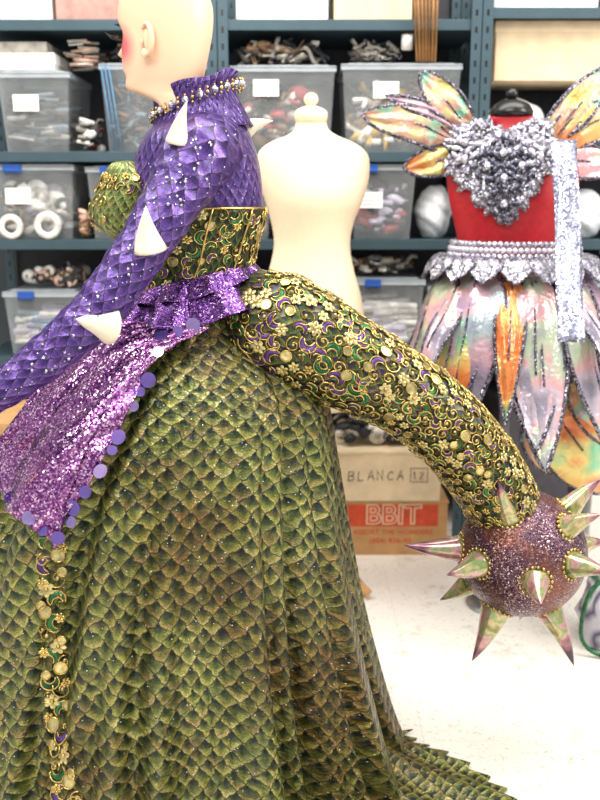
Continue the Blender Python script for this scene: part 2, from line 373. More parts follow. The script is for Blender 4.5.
def bag(u,v,rx,rz,Y,z,lab='crumpled white plastic bag on shelf'):
    c=P(u,v,Y); b=MB(); vv,f=ellip((0,0,0),(rx,.13,rz),56,40); o=[]
    ph=U(0,6)
    for p in vv:
        k=.91+.05*math.sin(p.x*45+ph+3*math.sin(p.z*25))+.04*abs(math.sin(p.z*70+p.x*50+ph*2))+.04*abs(math.sin(p.y*50+p.x*90+2*math.sin(p.z*80)))
        o.append(Vector((c.x+p.x*k,Y+.15+p.y*k*.9,max(z+.001,z+rz*.85+p.z*k))))
    b.add((o,f)); b.obj('plastic_bag',M_bagw,label=lab,cat='bag',group='white plastic bags on shelves')
bag(524,110,.115,.075,YB1,ZR1); bag(592,110,.115,.078,YB1,ZR1); bag(660,110,.115,.078,YB1,ZR1)
bag(592,210,.10,.10,YB1,Z2); bag(655,210,.11,.09,YB1,Z2); bag(439,205,.07,.11,YB1,Z2)
bag(520,310,.10,.12,YB1,Z3)
def cbox(u0,u1,vt,vb,Y,mat,lab,D=.3,z=None,name='cardboard_box',tape=False):
    x0,x1=P(u0,vb,Y).x,P(u1,vb,Y).x; zz=ZV(vb,Y) if z is None else z; zt=ZV(vt,Y)
    e=empty(name,((x0+x1)/2,Y+D/2,zz),lab,'box')
    b=MB(); b.add(box(x0,x1,Y,Y+D,zz,zt)); b.obj('body',mat,e,smooth=False,bevel=.003)
    b=MB(); b.add(box(x0-.004,x1+.004,Y-.004,Y+D+.004,zt-.035 if not tape else zt-.006,zt+.004)); b.obj('lid',mat,e,smooth=False,bevel=.002)
    return e,x0,x1,zz,zt
def pile(u0,u1,vt,vb,Y,pal,lab,cnt=20,size=(.02,.045),D=.22,z=None,style=0):
    a=P(u0,vb,Y); c=P(u1,vb,Y); zz=a.z if z is None else z
    clutter(a.x,c.x,Y,Y+D,zz,ZV(vt,Y),pal,cnt,'craft_pile',lab,size,style)
zl=lambda v:ZV(v,YB1)+.001
_,_,_,_,ztp=cbox(-12,54,54,67,YB1+.02,M_white,'white paper-covered box on top of clear bin',.24,z=zl(70)+.001,name='paper_box')
cbox(-6,46,43,50,YB1+.02,PAL[1],'flat grey carton on top of white box',.2,z=ztp+.012,name='carton')
pile(64,98,34,66,YB1+.05,[1,0,4],'pale papers heaped on bin',24,(.012,.025),z=zl(70)+.002,style=4)
pile(108,206,34,61,YB1+.03,[1,2,3,7,2],'dark trims heaped on bin',60,(.015,.035),z=zl(62)+.001,style=2)
pile(236,330,36,63,YB1+.02,[1,2,3,7,1],'grey and brown scraps heaped on bin',70,(.015,.035),z=zl(64)+.001,style=2)
pile(350,404,38,61,YB1+.04,[1,2,1,7,1],'grey ribbon heap on bin',60,(.015,.03),z=zl(62)+.001,style=2)
pile(74,100,112,149,YB1,[0,2,1,8],'folded fabric pieces on shelf',24,(.015,.03),z=Z1)
pile(79,87,205,238,YB1,[4,4,3],'pink fabric bundle on shelf',12,(.015,.025),z=Z2,style=1)
pile(14,86,264,289,YB1+.05,[4,3,0,2],'pink and brown trims on bin',50,(.012,.03),z=zl(290)+.001)
pile(352,418,254,277,YB1+.05,[3,0,2,7,1],'dark and pale trims on bin',46,(.015,.03),z=zl(278)+.001,style=2)
pile(428,460,258,284,YB1+.05,[0,10,1],'pale trims on bin',16,(.02,.03),z=zl(285)+.001)
pile(584,690,250,278,YB1+.05,[0,10,1],'pale net trims on bin',30,(.02,.03),z=zl(280)+.001)
cbox(-30,52,-30,18,YF+.03,M_white,'white storage carton on top shelf',.3,z=Z0,name='carton')
cbox(56,140,-20,18,YF+.03,plain('pink_box','#b58d80',.7),'dusty pink carton on top shelf',.3,z=Z0,name='carton')
cbox(146,208,-30,18,YF+.03,M_card,'brown cardboard carton on top shelf',.3,z=Z0,name='carton')
cbox(236,328,-24,12,YF+.03,M_white,'long white carton on top shelf',.3,z=Z0,name='carton')
cbox(334,412,-24,10,YF+.03,M_card2,'pale cardboard carton on top shelf',.3,z=Z0,name='carton')
cbox(494,598,-40,6,YF+.03,M_white,'white carton on top shelf',.3,z=ZV(8,YF)+.001,name='carton')
cbox(494,600,22,78,YF+.06,M_card2,'cream carton on top of white bags',.28,z=ZV(83,YB1)+.012,name='carton')
cbox(606,690,22,78,YF+.06,M_card,'brown carton on top of white bags',.28,z=ZV(83,YB1)+.012,name='carton')
for k in range(7):
    b=MB(); a=P(417+k*3.0,60,YB1); c=P(412+k*4.4,-66+9*((k*3)%4),YF-.13)
    a.z=zl(62)+.001; a.y=YF+.020; c.y=YF-.14
    b.add(tube([a,c],.0042,8)); b.obj('wooden_dowel',M_wood,label='thin wooden dowel standing on bin lid',cat='dowel',group='wooden dowels on clear bin')
b=MB(); q=P(408,50,YF-.0); q.y=YB1+.02; q.z=zl(62)+.003+.04; b.add(cyl(q,(0,-.3,1),.02,.02,.05)); b.add(cyl(q+Vector((0,-.016,.051)),(0,-.3,1),.007,.007,.004),1)
b.obj('thread_spool',[M_white,M_redink],label='white spool with red core on ribbon heap',cat='spool')
M_pb=plain('pale_blue','#5f9fd0',.4)
for k in range(3):
    b=MB(); a=P(112+k*4,146,YF-.03); a.y=YF+.006; a.z=Z1+.004; c=P(98+k*4,64,YF-.04); c.y=YF+.006
    v,f=tube([a,c],.010,4,flat=.12)[:2]; v=[(p[0],p[1],max(p[2],Z1+.002)) for p in v]; b.add((v,f)); b.obj('ruler',M_pb,label='pale blue plastic ruler leaning on bin',cat='ruler',group='rulers on shelf')
for (u,v,r) in [(47,218,.05),(10,220,.045)]:
    b=MB(); c=P(u,v,YB1-.02); c.z=Z2+r+.001; c.y=YF+.004
    rg=[c+Vector((math.cos(a)*r*.75,0,math.sin(a)*r*.75)) for a in np.linspace(0,2*math.pi,25)]
    b.add(tube(rg,r*.25,8,cap=False)); b.obj('tape_roll',PAL[0],label='roll of pale tape on shelf',cat='tape roll',group='tape rolls on shelf')
# bottom boxes
e,x0,x1,z0,zt=cbox(328,446,502,555,3.17,M_card,'brown printed cardboard box on the floor',.38,z=.0,tape=True)
b=MB(); b.add(box(x0+.07,x1-.035,3.1692,3.17,zt-.095,zt-.010)); b.obj('print_band',M_redink,e,smooth=False,label='red printed panel')
def text(s,x,z,size,Y,mat,parent,name='lettering',ex=.0004,off=0):
    cu=bpy.data.curves.new('t','FONT'); cu.body=s; cu.size=size; cu.extrude=ex; cu.align_x='CENTER'; cu.align_y='CENTER'; cu.offset=off
    o=bpy.data.objects.new('t',cu); scn.collection.objects.link(o); bpy.context.view_layer.update()
    me=bpy.data.meshes.new_from_object(o.evaluated_get(bpy.context.evaluated_depsgraph_get())); bpy.data.objects.remove(o)
    me.transform(Matrix.Rotation(math.pi/2,4,'X'))
    me.materials.clear(); me.materials.append(mat); n=bpy.data.objects.new(name,me); scn.collection.objects.link(n)
    n.parent=parent; n.location=Vector((x,Y,z))-WL[parent.name]; n['label']='printed lettering reading '+s; return n
xm=(x0+x1)/2
text('BBIT',xm+.02,zt-.052,.105,3.1687,M_card2,e,off=.004)
text('BBIT',xm+.02,zt-.052,.105,3.1680,M_redink,e,off=-.001)
text('ASSORT THE WONDERS',xm+.02,zt-.118,.027,3.1694,M_redink,e)
text('(204) 836-40',xm+.01,zt-.152,.030,3.1694,M_redink,e)
STR={'B':[[(0,0),(0,1),(.5,.95),(.6,.75),(.45,.55),(.05,.5),(.55,.45),(.68,.22),(.5,.02),(0,0)]],'L':[[(0,1),(0,0),(.6,.02)]],'A':[[(0,0),(.35,1),(.7,0)],[(.12,.35),(.6,.38)]],'N':[[(0,0),(.02,1),(.6,0),(.62,1)]],'C':[[(.6,.85),(.35,1),(.08,.75),(0,.4),(.15,.08),(.4,0),(.62,.15)]],'1':[[(.1,.8),(.3,1),(.3,0)]],'2':[[(0,.8),(.3,1),(.55,.75),(0,0),(.6,.02)]]}
def marker(s,x,z,h,Y,parent,lab,adv=.95):
    b=MB()
    for ch in s:
        sl_=U(-.08,.12); hh=h*U(.9,1.1)
        for st in STR[ch]: b.add(tube([(x+(p[0]+p[1]*sl_)*h*.9,Y,z+p[1]*hh) for p in st],.0015,5,flat=1))
        x+=h*adv; z+=h*U(-.02,.05)
    b.obj('marker_lettering',M_ink,parent,label=lab)
e,x0,x1,z0,zt2=cbox(322,440,452,499,3.16,M_card2,'pale cardboard box with marker lettering stacked on printed box',.38,z=zt+.006,tape=True)
q=P(348,479,3.16); marker('BLANCA',q.x,q.z-.006,.036,3.1592,e,'handwritten marker lettering reading BLANCA',1.0)
q=P(413,478,3.16); marker('12',q.x,q.z-.004,.026,3.1592,e,'handwritten marker number 12',.9)
b=MB(); cx,cz=q.x+.022,q.z+.010
for w in [(-.032,.032,.026,.028),(-.032,.032,-.026,-.024),(-.032,-.030,-.026,.028),(.030,.032,-.026,.028)]: b.add(box(cx+w[0],cx+w[1],3.159,3.16,cz+w[2],cz+w[3]))
b.obj('marker_frame',M_ink,e,smooth=False)
pile(334,440,412,450,3.2,[0,0,1,7,3,7],'white plastic and fabric heap on box',60,(.02,.05),z=zt2+.006)
cbox(-34,18,424,500,2.88,M_card,'orange-brown cardboard box on the floor',.35,z=0)
cbox(40,130,440,500,3.36,M_card2,'pale cardboard box on the floor',.35,z=0)
cbox(236,314,450,500,3.36,M_card,'brown cardboard box on the floor',.35,z=0)
cbox(494,566,400,520,3.36,plain('dark_carton','#4d4a50',.8),'dark grey cardboard box on the floor',.35,z=0)
cbox(590,700,440,520,3.36,M_white,'white box on the floor',.35,z=0)
# ---------------- lofted forms
def loft(tab,Y,n=48,sub=40):
    rows=[]
    for (v,ul,ur,ry) in tab:
        a,c=P(ul,v,Y),P(ur,v,Y); rows.append(((a.x+c.x)/2,Y,a.z,(c.x-a.x)/2,ry))
    rows=spl(rows,sub); vs=[];uv=[]; L=0; pr=None
    rm=max(r[3] for r in rows)
    for r in rows:
        if pr is not None: L+=math.hypot(r[2]-pr[2],(r[3]-pr[3])*.7)
        pr=r
        for j in range(n+1):
            a=2*math.pi*j/n+math.pi/2
            c_,s_=math.cos(a),math.sin(a)
            vs.append((r[0]+r[3]*c_,r[1]+r[4]*s_,r[2])); uv.append((a*rm,-L))
    f=[tuple(reversed(q)) for q in gridf(sub,n+1)]
    f.append(tuple(range(n))); f.append(tuple((sub-1)*(n+1)+j for j in range(n-1,-1,-1)))
    return vs,f,uv,rows
def stand(e,x,y,ztop,mat,r=.014,leg=.26):
    b=MB(); b.add(tube([(x,y,.14),(x,y,ztop)],r,14)); b.obj('pole',mat,e)
    for k in range(3):
        a=k*2.094-.30
        b=MB(); pts=spl([(x,y,.2),(x+math.cos(a)*leg*.4,y+math.sin(a)*leg*.4,.14),(x+math.cos(a)*leg*.85,y+math.sin(a)*leg*.85,.045),(x+math.cos(a)*leg,y+math.sin(a)*leg,.016)],12)
        b.add(tube(pts,[.018]*6+[.016]*6,8)); b.obj('leg',mat,e)
    b=MB(); b.add(cyl((x,y,.13),(0,0,1),.026,.026,.1)); b.obj('hub',mat,e)
YD=2.85
ef=empty('dress_form',(XU(312,300,YD),YD,0),'cream canvas dress form on wooden stand','dress form')
tab=[(122,296,326,.042),(130,294,329,.046),(136,286,338,.055),(141,273,350,.075),(148,262,362,.092),(158,257,369,.105),(178,258,369,.118),(200,265,363,.125),(222,271,354,.108),(245,274,350,.098),(270,269,354,.105),(300,261,362,.125),(340,257,367,.135),(385,258,366,.135),(405,262,362,.125)]
v,f,uv,_=loft(tab,YD); b=MB(); b.add((v,f,uv)); b.obj('torso',M_form,ef)
b=MB(); q=P(311,123,YD); b.add(tube([q+Vector((0,0,z)) for z in(0,.018,.03,.038,.045,.05)],[.046,.050,.050,.044,.028,.012],24)); b.add(ellip(q+Vector((0,0,.068)),(.022,.022,.02)))
b.obj('neck_cap',M_form,ef)
stand(ef,ef.location.x,YD,ZV(403,YD),M_wood,.016,.20)
YR=2.75
er=empty('dress_form',(XU(512,300,YR),YR,0),'red velvet dress form with black neck cap','dress form')
tab=[(117,489,534,.052),(128,488,536,.055),(137,478,546,.07),(145,461,563,.09),(156,450,574,.105),(175,447,578,.12),(198,449,577,.13),(222,454,572,.115),(245,458,567,.105),(268,454,572,.115),(300,444,582,.14),(340,440,588,.15),(360,446,582,.14)]
v,f,uv,_=loft(tab,YR); bR=MB(); bR.add((v,f,uv)); bvR=bvh_of(bR); bR.obj('torso',M_red,er)
b=MB(); q=P(511,117,YR); b.add(tube([q+Vector((0,0,z)) for z in(0,.014,.034,.046,.052)],[.062,.064,.052,.03,.012],20)); b.add(ellip(q+Vector((0,0,.064)),(.018,.018,.016)))
b.obj('neck_cap',M_black,er)
xr=er.location.x
b=MB(); b.add(tube([(xr,YR,.02),(xr,YR,ZV(358,YR))],.013,14)); b.obj('pole',M_steel,er)
b=MB(); b.add(tube([(xr+.0,YR,z) for z in (0,.008,.014,.02)],[.10,.10,.085,.03],28)); b.obj('base',M_steel,er)
# fairy costume
ec=empty('fairy_costume',(xr,YR,ZV(500,YR)),'iridescent winged fairy costume with petal skirt and crystal collar','costume')
def petal(name,pts,wid,nrm,mat,parent,bulge=.02,edge=.0045,peak=.45,lab=None,vein=True,tip=.95):
    c=spl(pts,20); t,_,_=frames(c); nn=np.array(nrm,dtype=float); b=MB(); v=[];uv=[]; outl=[];outr=[]
    for i in range(20):
        s=i/19; n0=nn-t[i]*np.dot(nn,t[i]); n0/=np.linalg.norm(n0); sd=np.cross(t[i],n0)
        s2=.10+.90*s
        w=wid*.5*(math.sin(math.pi/2*min(1,s2/peak))**.8 if s2<peak else max(0,math.cos(math.pi/2*(s2-peak)/(1-peak)))**tip)
        for j in range(9):
            q=-1+j/4; ht=bulge*(1-q*q)*math.sin(math.pi*min(1,s+.1))+.006*math.sin(q*7+s*9)
            v.append(c[i]+sd*w*q+n0*ht); uv.append((q,s))
        outl.append(c[i]-sd*w); outr.append(c[i]+sd*w)
    b.add((v,gridf(20,9),uv)); b.add(tube(outl+outr[::-1][1:],edge,6),1)
    if vein: b.add(tube(c[2:14]+nn*bulge*.9,[edge*.5]*12,5),1)
    return b.obj(name,[mat,M_dark],parent,label=lab)
def ring(a,rx,ry,z): return Vector((xr+rx*math.cos(a),YR+ry*math.sin(a),z))
zb=ZV(272,YR-.1)
for (cnt,r1,ztip,wd,mats,off,rr,pk) in [(7,.31,ZV(448,YR),.18,[M_lil,M_org,M_lil2,M_lil,M_org,M_lil2,M_lil],.75,.15,.55),(9,.30,ZV(428,YR),.20,[M_lil,M_lil2,M_lil2],0.30,.165,.5)]:
    for k in range(cnt):
        a=2*math.pi*(k+off)/cnt-.35; n0=Vector((math.cos(a),math.sin(a),.25))
        zt=ztip+U(-.03,.03)
        petal('petal',[ring(a,rr+.02,rr-.02,zb),ring(a,rr+.07,rr+.04,zb-.10),ring(a,r1-.01,r1-.05,(zb+zt)/2-.03),ring(a,r1+.07,r1+.03,zt)],wd,n0,mats[k%len(mats)],ec,.035,.0068,peak=pk,tip=.85)
for (a,zt,w_,m) in [(-1.78,400,.085,M_org),(-.9,380,.08,M_lil2),(-2.5,390,.09,M_lil2)]:
    zt=ZV(zt,YR); n0=Vector((math.cos(a),math.sin(a),.25))
    petal('petal',[ring(a,.19,.17,zb),ring(a,.25,.22,zb-.10),ring(a,.33,.29,(zb+zt)/2-.02),ring(a,.38,.34,zt)],w_,n0,m,ec,.02,.0055,peak=.5)
for k in range(18):
    a=2*math.pi*k/18; n0=Vector((math.cos(a)*.4,math.sin(a)*.4,1))
    petal('peplum_scallop',[ring(a,.185,.16,zb+.03),ring(a,.235,.20,zb+.03),ring(a,.275,.24,zb-.025)],.10,n0,M_crysd,ec,.01,.003,.6,'silver sequinned scallop',False)
b=MB()
for k in range(4):
    zz=zb+.03+k*.017
    for i in range(72):
        a=2*math.pi*i/72+k*.04; b.add(ellip(ring(a,.200-.004*k,.165-.004*k,zz),(.0095,.0095,.0095),8,5),k%2)
b.obj('crystal_belt',[M_pearl,M_crys],ec,label='silver pearl and crystal bead belt')
poly=[(447,156),(448,140),(456,128),(468,121),(480,118),(488,122),(495,130),(503,134),(512,132),(522,126),(534,118),(546,121),(555,131),(557,150),(552,168),(543,176),(536,186),(530,192),(525,202),(517,208),(511,219),(502,222),(494,214),(487,206),(478,202),(473,192),(464,188),(458,178),(450,172)]
poly=[(503+(x-503)*.95,160+(y-160)*.95) for x,y in poly]
def inside(x,y,pl):
    c=False
    for i in range(len(pl)):
        x1_,y1_=pl[i]; x2_,y2_=pl[i-1]
        if (y1_>y)!=(y2_>y) and x<(x2_-x1_)*(y-y1_)/(y2_-y1_)+x1_: c=not c
    return c
b=MB()
def leaf(u,v_,ang,L,W,off,mi):
    pts=[]; 
    for k in range(13):
        t_=2*math.pi*k/12; lx=L*.5*(1+math.cos(t_)); ly=W*.5*math.sin(t_)*(1-.3*math.cos(t_))
        q,_n=cast(bvR,u+lx*math.cos(ang)-ly*math.sin(ang),v_+lx*math.sin(ang)+ly*math.cos(ang),YR-.07,off); pts.append(q)
    c=sum(pts[:-1],Vector())/12+Vector((0,-.006,0))
    b.add(([c]+pts[:-1],[(0,1+j,1+(j+1)%12) for j in range(12)]),mi)
v=[]
for i in range(6):
    for (px,py) in poly:
        s=max(i/5,.02)*.93; q,_n=cast(bvR,503+(px-503)*s,160+(py-160)*s,YR-.06,.009); v.append(q)
b.add((v,gridf(6,len(poly),True)),0)
n_=len(poly)
for i in range(n_):
    for f_ in (0,.5):
        a,c=poly[i],poly[(i+1)%n_]; x=a[0]+(c[0]-a[0])*f_; y=a[1]+(c[1]-a[1])*f_
        ang=math.atan2(y-160,x-503)+U(-.6,.6); leaf(x-9*math.cos(ang),y-9*math.sin(ang),ang,U(10,19),U(6,9),.012,0)
for k in range(130):
    x,y=U(446,560),U(116,222)
    if inside(x,y,poly): leaf(x,y,U(0,6.28),U(9,15),U(5,8),U(.012,.018),0)
b.obj('collar_base',M_crysd,ec,label='jagged leafy silver lace collar',solid=.003)
b=MB(); got=0
for k in range(1500):
    x,y=U(446,560),U(116,222)
    if not inside(x,y,poly): continue
    q,nn=cast(bvR,x,y,YR-.06,.019); dd=math.hypot((x-503)*1.1,(y-175)*.7); s=U(.003,.007)
    b.add(ellip(q,(s,s*.8,s),7,4,nn.to_track_quat('Y','Z').to_matrix()),1 if (dd<28 and R()<.8) else (0 if R()<.6 else 2)); got+=1
    if got>260: break
for (sx,cx_,cy_) in ((-1,468,148),(1,538,146),(0,503,156),(0,504,180),(0,504,202),(0,488,168),(0,520,168)):
    for n2_,rad,sz in [(8,12,.014),(5,6,.010)]:
        for i in range(n2_):
            a=2*math.pi*i/n2_; q,nn=cast(bvR,cx_+rad*math.cos(a),cy_+rad*1.1*math.sin(a),YR-.06,.021)
            b.add(ellip(q,(sz*.55,sz*.5,sz),10,6,Matrix.Rotation(-(a+math.pi/2),3,'Y')),3 if sx==0 else 2)
    q,nn=cast(bvR,cx_,cy_,YR-.06,.025); b.add(ellip(q,(.012,.01,.013)),0)
b.obj('crystal_cluster',[M_crys,M_dark,M_pearl,M_gem],ec,label='mirrored flower crystals on collar')
def wing(bu,bv,tu,tv,w,m,sag=0,Y=YR+.02):
    a=P(bu,bv,Y); c=P(tu,tv,Y); mid=(a+c)/2+Vector((0,-.02,sag))
    petal('wing_petal',[a,a*.6+mid*.4,mid,c],w,(0,-1,.1),m,ec,.010,.006,.66,'iridescent wing petal with dark wire edge',tip=.6)
for w in [(468,148,362,115,.105,M_wing,.02),(470,132,420,72,.095,M_wing,.0),(466,155,404,168,.09,M_org,-.0),(472,140,386,96,.045,M_lil,.02),
          (545,142,612,66,.10,M_wing,.0),(550,148,640,108,.11,M_org,.02),(550,158,622,166,.10,M_lil2,-.0),(548,146,590,92,.06,M_wing,0)]: wing(*w)
for (bu,bv,tu,tv,w,m) in [(545,400,612,492,.24,M_org),(530,420,562,474,.14,M_wing),(575,380,640,450,.18,M_wing)]: wing(bu,bv,tu,tv,w,m,0,YR+.10)
b=MB(); pts=spl([P(564,140,YR-.12),P(565,170,YR-.17),P(568,240,YR-.22),P(570,300,YR-.32),P(571,342,YR-.38)],24); v=[]
for i,p_ in enumerate(pts):
    for j in range(7): v.append(p_+np.array([(j-3)*.012,.006*math.sin(i*.5+j),0]))
b.add((v,gridf(24,7)))
M_sash=glitter('lavender_crystal',[(0,'#666780'),(.4,'#8a8ca4'),(.8,'#b0b2c6'),(1,'#ffffff')],220,.25,.7,.5)
b.obj('sash',M_sash,ec,label='pale lavender crystal ribbon sash',solid=.004)
# bag
eb=empty('tote_bag',(P(612,640,2.5).x,2.5,0),'white and purple fabric bag with green cord on the floor','bag')
q=eb.location
b=MB(); pts=[q+Vector((.0,0,z)) for z in (.0,.02,.09,.16,.21,.235)]
b.add(tube(pts,[.08,.095,.10,.09,.07,.05],26)); b.v=[(p[0]+.016*math.sin(p[2]*50+p[1]*40),p[1]+.012*math.sin(p[0]*70),p[2]+.012*math.sin(p[0]*60)*(p[2]>.1)) for p in b.v]
b.obj('bag_body',film('bag_cloth',[(.38,'#c8c4d0'),(.46,'#3e2c60'),(.54,'#d8dee0'),(.6,'#2c5a3c'),(.68,'#4f3a80')],8,.5,0),eb)
b=MB(); b.add(tube(spl([q+Vector((-.05,-.05,.23)),q+Vector((-.11,-.08,.18)),q+Vector((-.125,-.09,.06)),q+Vector((-.08,-.11,.012)),q+Vector((-.0,-.12,.012))],20),.006,8)); b.obj('cord',M_green,eb,label='green drawstring cord')
# ---------------- main dressed mannequin
Y0=1.95
em=empty('costumed_mannequin',(XU(200,400,Y0),Y0,0),'bald mannequin in purple bodice and green dragon-scale gown with tail','mannequin')
ST=[(296,126,243,.12),(330,104,262,.15),(365,72,302,.21),(400,35,325,.27),(450,0,334,.33),(500,-22,342,.375),(560,-42,352,.41),(620,-60,364,.445),(700,-85,386,.49),(752,-100,404,.52)]
rows=[]
for (v,ul,ur,ry) in ST:
    a,c=P(ul,v,Y0),P(ur,v,Y0); rows.append([(a.x+c.x)/2,Y0,a.z,(c.x-a.x)/2,ry])
rows[-1][2]=max(rows[-1][2],.006)
if rows[-1][2]>.02: rows.append([rows[-1][0]+.01,Y0,.006,rows[-1][3]+.03,rows[-1][4]+.02])
NS=150; NA=600; sk=spl(rows,NS); sk[-1][2]=.006
ks=.42
def skpt(i,th):
    r=sk[i]; s=i/(NS-1); A=.018+.092*min(1,s*1.2)
    ph=11*th+1.6*math.sin(2*th+.7)+.9*math.sin(5*th)+1.0*s
    w=.5*math.sin(ph)+.3*math.sin(4.6*th+.6*s)
    vl=(1+math.sin(9*th+1.9*math.sin(3*th+1)+.8*s))*.5
    w-=1.35*math.exp(-(vl/.08)**1.0)
    vl2=(1+math.sin(14*th+1.2*math.sin(4*th+2)-.5*s))*.5
    w-=.95*math.exp(-(vl2/.08))*(.3+.7*s)
    w+=.18*math.sin(31*th+2*math.sin(4*th))
    m=1+A*w*.8
    return np.array([r[0]+r[3]*m*math.cos(th),r[1]+r[4]*m*math.sin(th),max(r[2],.004)])
vs=[];uv=[];L=0
for i in range(NS):
    if i: L+=math.hypot(sk[i][2]-sk[i-1][2],sk[i][3]-sk[i-1][3])
    rho=L+.30
    for j in range(NA+1):
        th=math.pi/2+2*math.pi*j/NA; vs.append(skpt(i,th)); ph=(th-1.5*math.pi)*ks; uv.append((rho*math.sin(ph),-rho*math.cos(ph)))
bS=MB(); bS.add((vs,gridf(NS,NA+1),uv)); bvS=bvh_of(bS)
skirt=bS.obj('skirt',M_skirt,em,label='full green scale-patterned gown skirt')
b=MB(); v=[];uv=[]; n1,n2=30,160; r=sk[-1]
for i in range(n1):
    s=i/(n1-1)
    for j in range(n2):
        q=j/(n2-1); th=-1.15+1.27*q
        sm=min(1,max(0,(.10-th)/.42)); ext=.235*sm*sm*(3-2*sm)
        zig=.034*abs(((q*22)%1)-.5)*2*s**4
        rad=s*(ext+.07)+zig
        x=r[0]+(r[3]-.07+rad)*math.cos(th); y=r[1]+(r[4]-.07+rad*.9)*math.sin(th)
        z=.004+.05*(1-s)**3+.009*(1+math.sin(q*34+s*4))*(1-s*.5)
        v.append((x,y,z)); uv.append((x*1.0+.1*y,-y+x*.3))
b.add((v,gridf(n1,n2),uv)); b.obj('train',M_skirt,em,label='jagged green scale train spread on the floor',solid=.003)
# head + body
fw=np.array([-math.cos(math.radians(22)),math.sin(math.radians(22)),0]); lf=np.array([-fw[1],fw[0],0])
if lf[1]>0: lf=-lf
hz=ZV(93,Y0); hc=np.array([P(164,50,Y0).x,Y0,0])
HT=[(-.10,-.034,.125,.056),(-.07,-.026,.108,.052),(-.045,-.014,.092,.050),(-.022,.008,.082,.050),(-.006,.046,.076,.052),(.004,.076,.076,.053),(.014,.086,.078,.055),(.03,.083,.082,.060),(.05,.088,.088,.065),(.075,.088,.094,.070),(.11,.086,.102,.074),(.14,.092,.105,.077),(.17,.088,.102,.077),(.195,.074,.090,.069),(.213,.052,.070,.053),(.224,.028,.04,.032),(.228,.004,.01,.006)]
hr=spl(HT,90)[::-1]; NAH=96; vs=[]
def hring(z,fr,bk,w):
    o=[]
    for j in range(NAH):
        a=2*math.pi*j/NAH; ca,sa=math.cos(a),math.sin(a)
        cx0=min(0,(fr-.05))*.5; 
        x=cx0+((fr-cx0) if ca>0 else (bk+cx0))*math.copysign(abs(ca)**.92,ca); y=w*math.copysign(abs(sa)**.9,sa)
        if ca>0 and z>-.0:
            g=lambda q,s_: math.exp(-(q/s_)**2)
            N=0
            if .068<z<.12: N=(z-.068)/.010 if z<.078 else max(0,1-(z-.078)/.042)**1.1
            x+=.025*g(y,.010)*N
            x-=.011*g(abs(y)-.032,.015)*g(z-.112,.012)
            x+=.007*g(abs(y)-.031,.010)*g(z-.110,.007)
            x+=.007*g(y,.020)*(g(z-.053,.0035)+g(z-.044,.004))
            x-=.004*g(y,.022)*g(z-.036,.004)
        o.append(hc+fw*x+lf*y+np.array([0,0,hz+z]))
    return o
for (z,fr,bk,w) in hr: vs+=hring(z,fr,bk,w)
TT=[(112,178,236,.06),(122,162,243,.10),(132,150,249,.145),(145,142,254,.165),(162,134,259,.165),(185,123,262,.15),(210,117,262,.138),(235,124,256,.125),(260,131,250,.115),(285,126,246,.12),(312,122,250,.14)]
tr=[]
for (v,ul,ur,ry) in TT:
    a,c=P(ul,v,Y0),P(ur,v,Y0); tr.append(((a.x+c.x)/2,Y0,a.z,(c.x-a.x)/2,ry))
trs=spl(tr,50)
for r in trs[2:]:
    for j in range(NAH):
        a=2*math.pi*j/NAH; d=fw*math.cos(a)+lf*math.sin(a); vs.append(np.array([r[0]+(r[3]-.006)*d[0],r[1]+(r[4]-.006)*d[1],r[2]]))
nr=len(vs)//NAH
def skinmat():
    n=NT('mannequin_skin')
    nz=n.noise(n.coord(),4,2); col=n.ramp(nz,[(.3,'#eabd98'),(.7,'#f2cdae')])
    g=n.new('ShaderNodeNewGeometry')
    for (pt,rad,c,st) in [(hc+fw*.064+lf*.060+np.array([0,0,hz+.086]),.046,'#dc5464',.9),(hc+fw*.095+np.array([0,0,hz+.049]),.016,'#b02038',.9),(hc+fw*.078+lf*.038+np.array([0,0,hz+.120]),.020,'#5a3a70',.7)]:
        dd=n.new('ShaderNodeVectorMath',operation='DISTANCE'); n.l.new(g.outputs['Position'],dd.inputs[0]); dd.inputs[1].default_value=tuple(pt)
        mk=n.ramp(n.m('DIVIDE',dd.outputs['Value'],rad),[(.3,(st,st,st,1)),(1,(0,0,0,1))])
        col=n.mix(mk,col,hexc(c))
    n.set(Base_Color=col,Roughness=.38); return n.mat
M_skin=skinmat()
b=MB(); b.add((vs,[tuple(reversed(q)) for q in gridf(nr,NAH,True)]+[tuple(range(NAH))])); b.obj('body',M_skin,em,label='pale peach mannequin head and torso')
